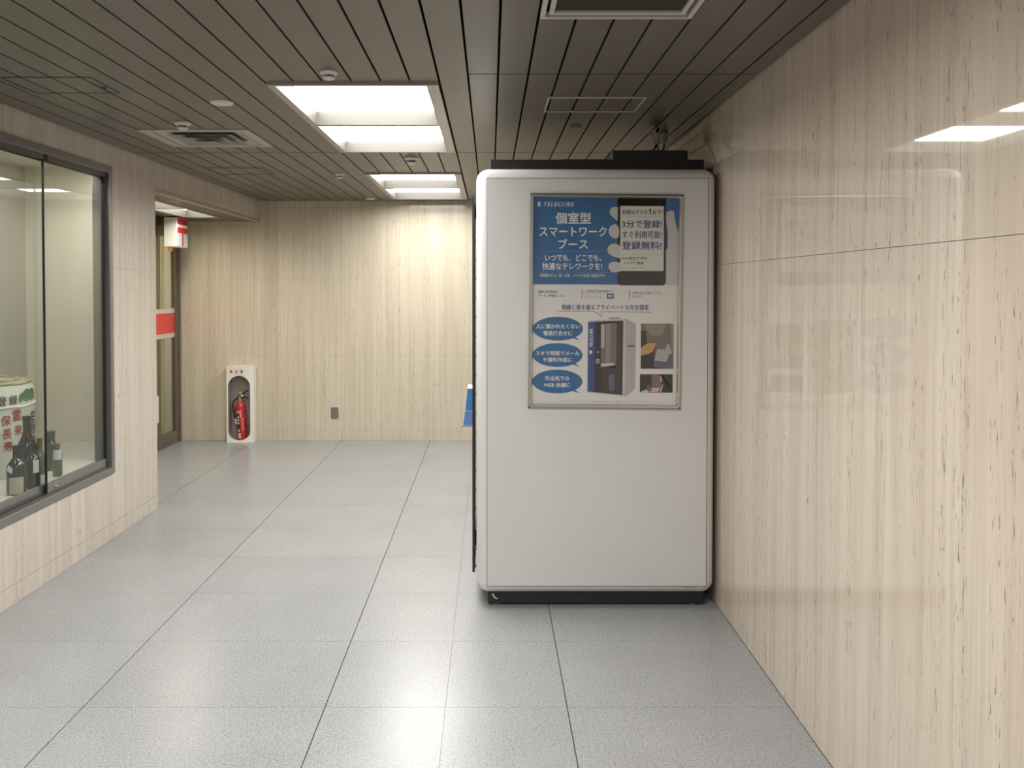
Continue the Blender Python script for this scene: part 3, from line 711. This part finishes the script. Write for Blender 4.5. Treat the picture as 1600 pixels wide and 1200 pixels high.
def pane(xc, y0, y1, z0, z1):
    p = box('pane', 'glass', wi, xc-0.003, xc+0.003, y0, y1, z0, z1)
    box('bottom_rail', 'steel', p, xc-0.007, xc+0.007, y0, y1, z0-0.045, z0+0.006, 0.001, 1)
    return p
OV = 4.535
pa = pane(XL-0.046, iy0+0.002, OV+0.012, iz0+0.055, iz1-0.012)
pb = pane(XL-0.022, OV-0.025, iy1-0.03, iz0+0.055, iz1-0.012)
box('edge_seal', 'black', pb, XL-0.0275, XL-0.0165, OV-0.031, OV-0.025, iz0+0.02, iz1-0.005)
box('edge_seal', 'glass_edge', pa, XL-0.049, XL-0.043, OV+0.012, OV+0.0145, iz0+0.06, iz1-0.012)
box('stop_block', 'black', pb, XL-0.034, XL-0.006, OV-0.045, OV+0.0, iz1-0.035, iz1+0.0, 0.002, 1)
box('edge_seal', 'black', pb, XL-0.030, XL-0.014, iy1-0.03, iy1-0.022, iz0+0.02, iz1-0.005)
M['liner'] = P('dark_grey_liner', (0.085, 0.085, 0.082), 0.6)
box('jamb_liner', 'liner', wi, XL-0.090, XL-0.012, iy1-0.012, iy1+0.001, iz0+0.005, iz1-0.002)
MB().lathe([(0.009, 0.0), (0.009, 0.008), (0.006, 0.010), (0.0, 0.010)], (XL-0.0152, OV+0.06, iz0+0.032), 14, 'X').build('lock', 'alu', pb)
# case interior
CZ = 0.50; CXB = -3.28; CYE = YE-0.08
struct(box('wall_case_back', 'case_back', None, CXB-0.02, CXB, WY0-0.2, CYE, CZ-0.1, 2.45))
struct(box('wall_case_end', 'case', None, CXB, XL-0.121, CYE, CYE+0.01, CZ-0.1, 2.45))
struct(box('wall_case_near', 'case', None, CXB, XL-0.121, WY0-0.21, WY0-0.2, CZ-0.1, 2.45))
struct(box('floor_case', 'case_floor', None, CXB, XL-0.088, WY0-0.2, CYE, CZ-0.02, CZ))
struct(box('ceiling_case', 'case', None, CXB, XL-0.121, WY0-0.2, CYE, 2.44, 2.46))
cl = thing('case_lamp', 'slim light strip at the top front of the display case, hidden behind the window head', 'light', (-2.57, 4.5, 2.44))
box('channel', 'steel', cl, -2.62, -2.53, 3.25, 5.75, 2.418, 2.44)
MB().quad((-2.615, 3.26, 2.417), (-2.535, 3.26, 2.417), (-2.535, 5.74, 2.417), (-2.615, 5.74, 2.417)).build('diffuser', 'lamp_case', cl)
# bottles in the case
def bottle(x, y, h, r, neck, mat, label, shoulder=0.62, z=CZ, lab=None, cap=None, tagm=None):
    t = thing('bottle', label, 'bottle', (x, y, z), 'bottles in the display case')
    s = shoulder*h
    prof = [(0.0, z+0.004), (r*0.8, z), (r, z+0.008), (r, z+s)]
    for k in range(1, 7):
        a = k/6; prof.append((r+(neck-r)*(0.5-0.5*math.cos(PI*a)), z+s+(h*0.80-s)*a if h*0.80 > s else z+s+0.05*a))
    prof += [(neck, z+h*0.93), (neck*1.18, z+h*0.935), (neck*1.18, z+h*0.97), (neck, z+h*0.975)]
    MB().lathe(prof, (x, y, 0), 24).build('glass_body', mat, t)
    MB().lathe([(neck*1.12, z+h*0.80), (neck*1.12, z+h*0.925), (neck*1.26, z+h*0.93), (neck*1.26, z+h), (0.0, z+h)], (x, y, 0), 18).build('cap', cap or mat, t)
    if lab:
        lm, z0, z1, ac, aw = lab
        MB().lathe([(r+0.0012, z+z0*h), (r+0.0012, z+z1*h)], (x, y, 0), 14, 'Z', ac-aw, ac+aw).build('paper_label', lm, t)
    if tagm:
        zz = z+0.52*h
        MB().add([(x-0.012, y-r-0.006, zz+0.03), (x+0.010, y-r-0.003, zz+0.01), (x+0.004, y-r-0.003, zz-0.02), (x-0.02, y-r-0.006, zz)],
                 [(0, 1, 2, 3)]).build('hang_tag', 'label_white', t)
    return t
AIM = math.radians(-60)
bottle(-2.510, 4.385, 0.258, 0.046, 0.0145, 'bottle_dark', 'squat dark bottle with cream front label and a hanging tag in the display case', 0.55, lab=('label_cream', 0.03, 0.37, AIM, 0.78), tagm=True)
bottle(-2.585, 4.625, 0.378, 0.052, 0.0185, 'bottle_dark', 'tallest dark bottle in the display case, in front of the white barrel', 0.50)
bottle(-2.488, 4.505, 0.252, 0.037, 0.0135, 'bottle_dark', 'dark bottle with a white side label between the tallest bottle and olive one', 0.6, lab=('label_white', 0.36, 0.64, AIM+0.45, 0.42))
bottle(-2.505, 4.610, 0.256, 0.030, 0.0125, 'bottle_green', 'olive bottle with low white label left of the sliding glass edge', 0.50, lab=('label_white', 0.0, 0.22, AIM, 0.85))
bottle(-2.630, 4.96, 0.235, 0.034, 0.020, 'bottle_deep', 'deep green bottle standing behind the sliding glass edge', 0.62)
bottle(-2.508, 4.80, 0.190, 0.026, 0.0125, 'bottle_green', 'slim olive bottle with white upper label right of the sliding glass edge', 0.70, lab=('label_white', 0.52, 0.82, AIM, 0.9))
box_dark = thing('dark_box', 'low dark box at the left end of the display case', 'box', (-2.60, 4.22, CZ))
box('carton', 'bottle_dark', box_dark, -2.66, -2.555, 4.12, 4.26, CZ, CZ+0.06, 0.004, 2); box('lid', 'alu_dark', box_dark, -2.662, -2.553, 4.118, 4.262, CZ+0.06, CZ+0.068)
# straw-wrapped sake barrel
BR, BC, BT = 0.275, (-2.975, 4.85), 1.035
ba = thing('sake_barrel', 'white wrapped barrel with red and black brush lettering in the display case', 'barrel', (*BC, CZ))
MB().lathe([(0.0, CZ), (BR*0.93, CZ), (BR*0.99, CZ+0.08), (BR, CZ+0.25), (BR, BT-0.165), (BR*0.985, BT-0.03), (BR*0.94, BT-0.004), (BR*0.90, BT)], (*BC, 0), 48).build('wrapped_body', 'straw', ba)
MB().lathe([(BR*0.90, BT), (BR*0.86, BT+0.010), (BR*0.6, BT+0.016), (0.0, BT+0.018)], (*BC, 0), 40).build('straw_lid', 'rope', ba)
for rr, zz, th in ((BR*0.92, BT+0.004, 0.011), (BR*0.70, BT+0.018, 0.010), (BR*1.0, 0.908, 0.009)):
    pts = [(BC[0]+rr*math.cos(2*PI*k/40), BC[1]+rr*math.sin(2*PI*k/40), zz+0.003*math.sin(9*2*PI*k/40)) for k in range(41)]
    MB().tube(pts, th, 6, False).build('rope', 'rope' if zz > BT else 'straw', ba)
def wrap(body, mat, ang, z0, z1, w, bold=0.02, R=BR+0.0025):
    vs, fs = glyphs(body, 0.0)
    if not vs: return
    out = []
    mb = MB()
    for n_, (ax, az) in enumerate(((0, 0), (0.018, 0), (-0.018, 0), (0, 0.018), (0, -0.018))):
        out = []; R2 = R+0.0001*n_
        for p, q in vs:
            an = ang + (p-0.5+ax)*w/R; out.append((BC[0]+R2*math.cos(an), BC[1]+R2*math.sin(an), z0+(z1-z0)*(q+az)))
        mb.add(out, fs)
    mb.build('brush_lettering', mat, ba)
def AN(px): return -PI/2 + 0.55 + px                 # angle round the barrel from its front
for ch, an, zc, s, m in (('登', 0.37, 0.950, 0.052, 'ink_black'), ('録', 0.60, 0.950, 0.052, 'ink_black'),
                         ('霊', 0.68, 0.860, 0.060, 'ink_red'), ('泉', 0.71, 0.775, 0.056, 'ink_red'),
                         ('保', 0.44, 0.838, 0.056, 'ink_red'), ('長', 0.46, 0.762, 0.056, 'ink_red'), ('寿', 0.48, 0.690, 0.056, 'ink_red')):
    wrap(ch, m, AN(an), zc-s/2, zc+s/2, s*0.95)
for k, ch in enumerate('甘居後'): wrap(ch, 'ink_black', AN(1.24), 0.835-0.072*k-0.033, 0.835-0.072*k+0.033, 0.085, 0.03)
pts = [(-0.085, -0.035), (-0.09, 0.0), (-0.07, 0.03), (-0.045, 0.035), (-0.03, 0.05), (0.0, 0.055), (0.02, 0.045), (0.05, 0.055), (0.09, 0.045), (0.11, 0.0), (0.10, -0.035),
       (0.07, -0.015), (0.045, -0.035), (0.02, -0.012), (-0.01, -0.035), (-0.04, -0.015)]
MB().add([(BC[0]+(BR+0.002)*math.cos(AN(0.99)+p*0.8/BR), BC[1]+(BR+0.002)*math.sin(AN(0.99)+p*0.8/BR), 0.958+q*0.85) for p, q in pts],
         [tuple(range(len(pts)))]).build('pine_emblem', 'ink_green', ba)

# ------------------------------------------------------------------ glazed door front in the recess, its blind and sign
do = bpy.data.objects.new('door_1', None); COL.objects.link(do); do.location = (XD, 7.3, 0); ORG[do.name] = Vector(do.location); struct(do)
for bx in ((YE, YB, 0.0, 0.125), (YE, YB, 2.19, ZR), (8.545, 8.60, 0.125, 2.19), (7.30, 7.38, 0.125, 2.19)):
    box('door_frame', 'bronze', do, XD-0.05, XD, bx[0], bx[1], bx[2], bx[3], 0.002, 1)
box('door_frame', 'bronze', do, XD-0.06, XD+0.012, 8.60, YB, 0.0, ZR, 0.002, 1)
for y0, y1 in ((YE, 7.30), (7.38, 8.545)):
    if y1 > 8: box('door_frame', 'bronze', do, XD-0.06, XD-0.034, 8.20, 8.225, 0.125, 2.19)
    p = box('pane', 'doorglass', do, XD-0.028, XD-0.020, y0, y1, 0.125, 2.19)
    for nm, m, z0, z1 in (('film_band', 'film_red', 1.132, 1.337), ('film_band', 'film_white', 1.337, 1.382), ('film_band', 'film_white', 1.087, 1.132)):
        box(nm, m, p, XD-0.0195, XD-0.0180, y0+0.002, y1-0.001, z0, z1)
no = box('notice_sheet', 'plastic_white', None, XD-0.0195, XD-0.0182, 7.86, 8.125, 0.27, 0.535)
tag(no, 'cream paper notice stuck low on the glazed door front', 'notice')
bd = thing('vertical_blind', 'pale olive vertical blind behind the glazed door with red stripe', 'blind', (XD-0.12, 7.9, 0.1))
box('head_rail', 'bronze', bd, XD-0.15, XD-0.09, YE+0.05, 8.58, 2.16, 2.2)
for k in range(20):
    y = 6.2+k*0.118
    o = piece('blind_slat', 'blind', bd, XD-0.122, XD-0.119, y, y+0.124, 0.10, 2.165)
    o.rotation_euler.z = 0.10
struct(box('wall_shop', 'case', None, -4.45, -4.40, YE-0.1, YB+0.1, 0, ZR+0.14))
sl = thing('shop_lamp', 'ceiling light inside the shop behind the vertical blind', 'light', (-3.9, 7.4, ZR+0.09))
box('housing', 'rim', sl, -4.10, -3.70, 6.3, 8.5, ZR+0.06, ZR+0.098)
MB().quad((-4.09, 6.31, ZR+0.059), (-3.71, 6.31, ZR+0.059), (-3.71, 8.49, ZR+0.059), (-4.09, 8.49, ZR+0.059)).build('diffuser', 'lamp_case', sl)
si = thing('box_sign', 'white hanging box sign with a red double-barred T mark', 'sign', (-3.07, 8.145, 1.987))
sx0, sx1, sy0, sy1, sz0, sz1 = -3.133, -3.007, 8.00, 8.285, 1.987, 2.272
SZ = lambda f: sz0+(sz1-sz0)*f
M['sign_white'] = P('sign_white', (0.80, 0.79, 0.76), 0.35); M['sign_pale'] = P('sign_pale_blue', (0.62, 0.68, 0.71), 0.3)
box('sign_body', 'sign_white', si, sx0, sx1, sy0, sy1, sz0, sz1, 0.004, 2)
box('face_plate', 'sign_pale', si, sx1-0.001, sx1+0.0015, sy0+0.008, sy1-0.010, sz0+0.008, sz1-0.008)
xs = sx1+0.003
for y0, y1, z0, z1, nm in ((sy0+0.010, sy1-0.012, SZ(.761), SZ(.963), 'red_bar'), (sy0+0.010, sy1-0.012, SZ(.470), SZ(.664), 'red_bar'), (8.125, 8.160, SZ(.037), SZ(.478), 'red_stem')):
    box(nm, 'sign_red', si, xs-0.002, xs, y0, y1, z0, z1)
box('white_band', 'sign_white', si, xs-0.002, xs-0.0005, sy0+0.008, sy1-0.010, SZ(.664), SZ(.761))
box('bracket', 'alu_dark', si, XD-0.004, sx0+0.004, 8.08, 8.20, 2.10, 2.20)
MB().lathe([(0.0, 1.940), (0.013, 1.944), (0.020, 1.957), (0.022, 1.988), (0.0, 1.988)], (-3.085, 8.04, 0), 16).build('orange_lamp', 'orange', si)

# ------------------------------------------------------------------ far wall: extinguisher stand, plate, leaflet holder
EX0, EX1, EZ, EY = -2.708, -2.437, 0.785, 8.525
st = thing('extinguisher_cabinet', 'white floor-standing cabinet with oval opening against the far wall', 'cabinet', ((EX0+EX1)/2, EY, 0))
def oval(cx, hw, z0, z1, n=10):
    r = hw; pts = []
    for k in range(2*n+1): a = PI*k/(2*n); pts.append((cx+r*math.cos(a), z1-r*1.0+r*math.sin(a)))
    for k in range(2*n+1): a = PI+PI*k/(2*n); pts.append((cx+r*math.cos(a), z0+r*0.8+r*0.8*math.sin(a)))
    return pts
inn = oval((EX0+EX1)/2-0.012, 0.112, 0.022, 0.688); N = len(inn)
def outer_pt(p):
    cx, cz = (EX0+EX1)/2-0.012, 0.36; dx, dz = p[0]-cx, p[1]-cz
    t_ = min([((EX1-cx) if dx > 0 else (EX0-cx))/dx if abs(dx) > 1e-6 else 1e9, ((EZ-cz) if dz > 0 else (0-cz))/dz if abs(dz) > 1e-6 else 1e9])
    return (cx+dx*t_, cz+dz*t_)
out = [outer_pt(p) for p in inn]
for cx_, cz_ in ((EX0, 0), (EX1, 0), (EX0, EZ), (EX1, EZ)):
    k = min(range(N), key=lambda i: (out[i][0]-cx_)**2+(out[i][1]-cz_)**2); out[k] = (cx_, cz_)
mb = MB(); vs = []
def bow(x): return EY + 0.030*max(0.0, (x-(EX1-0.10))/0.10)**2           # the right edge curves back
for p in inn: vs.append((p[0], bow(p[0])+0.006, p[1]))
for p in out: vs.append((p[0], bow(p[0]), p[1]))
for p in out: vs.append((p[0], YB-0.002, p[1]))
for p in inn: vs.append((p[0]*1.0, EY+0.110, p[1]))
R4 = range(N)
fs = [(i, (i+1) % N, N+(i+1) % N, N+i) for i in R4] + [(N+i, N+(i+1) % N, 2*N+(i+1) % N, 2*N+i) for i in R4]
mb.add(vs, fs).build('body', 'plastic_white', st, smooth=False)
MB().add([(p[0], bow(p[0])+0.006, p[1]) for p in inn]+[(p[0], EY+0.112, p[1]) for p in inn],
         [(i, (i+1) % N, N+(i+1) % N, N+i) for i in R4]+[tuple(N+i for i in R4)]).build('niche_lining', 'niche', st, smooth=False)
for k, ch in enumerate('消火器'):
    vs, fs = glyphs(ch, 0.0); xx = -2.672+0.054*k
    mb = MB()
    for n_, (ax, az) in enumerate(((0, 0), (0.07, 0), (-0.07, 0), (0, 0.05), (0, -0.05))):
        mb.add([(xx+0.022*(p+ax), EY-0.0012-0.0001*n_, 0.720+0.026*(q+az)) for p, q in vs], fs)
    mb.build('lettering', 'ink_red', st)
ex = thing('fire_extinguisher', 'red fire extinguisher with black hose standing in the white cabinet', 'fire extinguisher', (-2.585, EY+0.058, 0.024))
def L_(x, y, z): return (x, y, z)
R_ = 0.050
MB().lathe([(0.0, 0.002), (R_*0.9, 0.0), (R_, 0.008), (R_, 0.33), (R_*0.93, 0.358), (R_*0.7, 0.378), (R_*0.4, 0.388), (0.016, 0.39)], (0, 0, 0), 28).build('cylinder', 'red', ex, local=True)
MB().lathe([(0.017, 0.385), (0.017, 0.405), (0.021, 0.407), (0.021, 0.425), (0.013, 0.43), (0.013, 0.45), (0.0, 0.45)], (0, 0, 0), 16).build('valve', 'alu', ex, local=True)
MB().tube([(-0.02, 0, 0.44), (0.0, 0, 0.452), (0.04, 0, 0.475), (0.085, 0, 0.50)], [0.009, 0.010, 0.008, 0.006], 8).build('lever', 'black', ex, local=True)
MB().tube([(0.0, 0, 0.43), (0.03, 0, 0.437), (0.065, 0, 0.430), (0.088, 0, 0.415)], [0.009, 0.009, 0.008, 0.006], 8).build('carry_handle', 'black', ex, local=True)
MB().lathe([(0.014, -0.005), (0.017, -0.003), (0.017, 0.003), (0.014, 0.005)], (0.012, -0.012, 0.478), 14, 'Y').build('safety_pin', 'orange', ex, local=True)
MB().lathe([(0.0, -0.025), (0.011, -0.024), (0.011, -0.014)], (0.028, 0, 0.452), 12, 'Y').build('gauge', 'plastic_white', ex, local=True)
MB().tube([(-0.012, 0, 0.425), (-0.045, -0.005, 0.420), (-0.068, -0.010, 0.395), (-0.074, -0.012, 0.34), (-0.068, -0.014, 0.28), (-0.054, -0.018, 0.215)], 0.0085, 10).build('hose', 'black', ex, local=True)
MB().tube([(-0.054, -0.018, 0.218), (-0.047, -0.020, 0.185), (-0.044, -0.021, 0.165)], [0.010, 0.012, 0.013], 10).build('nozzle', 'det', ex, local=True)
def exlab(mat, a0, a1, z0, z1, layer=1):
    r = R_+0.0006*layer
    MB().lathe([(r, z0), (r, z1)], (0, 0, 0), 8, 'Z', a0, a1).build('label_patch', mat, ex, local=True)
F0 = -PI/2
exlab('ink_black', F0-0.62, F0-0.05, 0.105, 0.305)
for z0, z1 in ((0.275, 0.298), (0.225, 0.242), (0.195, 0.212), (0.165, 0.182)): exlab('label_white', F0-0.52, F0-0.15, z0, z1, 2)
exlab('label_white', F0-0.50, F0-0.18, 0.085, 0.108, 2); exlab('label_white', F0-0.55, F0+0.02, 0.018, 0.068, 2); exlab('niche', F0-0.40, F0-0.12, 0.032, 0.052, 3)
for z in (0.298, 0.282, 0.266, 0.25, 0.234): exlab('label_white', F0+0.02, F0+0.30, z, z+0.009, 2)
for z in (0.215, 0.20, 0.18, 0.16, 0.14, 0.12, 0.10): exlab('p_skin', F0+0.25, F0+0.72, z, z+0.007, 2)
for z in (0.295, 0.27, 0.245, 0.22, 0.195, 0.15): exlab('p_skin', F0-1.15, F0-0.85, z, z+0.012, 2)
ex.rotation_euler = (0, -0.055, 0); ex.location.x = -2.565; ex.location.z = 0.0265

pt = thing('wall_plate', 'small grey metal outlet plate low on the far wall', 'outlet', (-1.622, YB-0.005, 0.29))
box('cover_plate', 'plate', pt, -1.660, -1.584, YB-0.007, YB+0.0, 0.230, 0.347, 0.002, 2)
for z in (0.240, 0.337): MB().lathe([(0.003, YB-0.0075), (0.0, YB-0.0085)], (-1.622, 0, z), 8, 'Y').build('screw', 'alu', pt)

lh = thing('leaflet_holder', 'blue plastic leaflet holder sticking out from the door side of the white booth', 'leaflet holder', (dx0, 5.03, 0.77))
def wedge(name, mat, t0, t1, z0, z1, y0, y1, off=0.0, parent=lh):
    """a pocket whose front leans out towards the bottom; t = how far it stands off the door"""
    vs = [(dx0-off, y0, z0), (dx0-t0, y0, z0), (dx0-t1, y0, z1), (dx0-off, y0, z1)]
    vs += [(x, y1, z) for x, _, z in vs]
    return MB().add(vs, [(0, 1, 2, 3), (4, 7, 6, 5), (0, 4, 5, 1), (1, 5, 6, 2), (2, 6, 7, 3), (3, 7, 4, 0)]).build(name, mat, parent, 0.0015, 1)
wedge('pocket', 'blue_pocket', 0.072, 0.058, 0.772, 0.862, 4.93, 5.13)
wedge('sheaf', 'blue_sheet', 0.057, 0.044, 0.862, 0.990, 4.935, 5.125)
wedge('top_edge', 'label_white', 0.0455, 0.045, 0.990, 0.995, 4.935, 5.125)
wedge('foot_rim', 'blue_pocket', 0.078, 0.076, 0.766, 0.774, 4.925, 5.135)
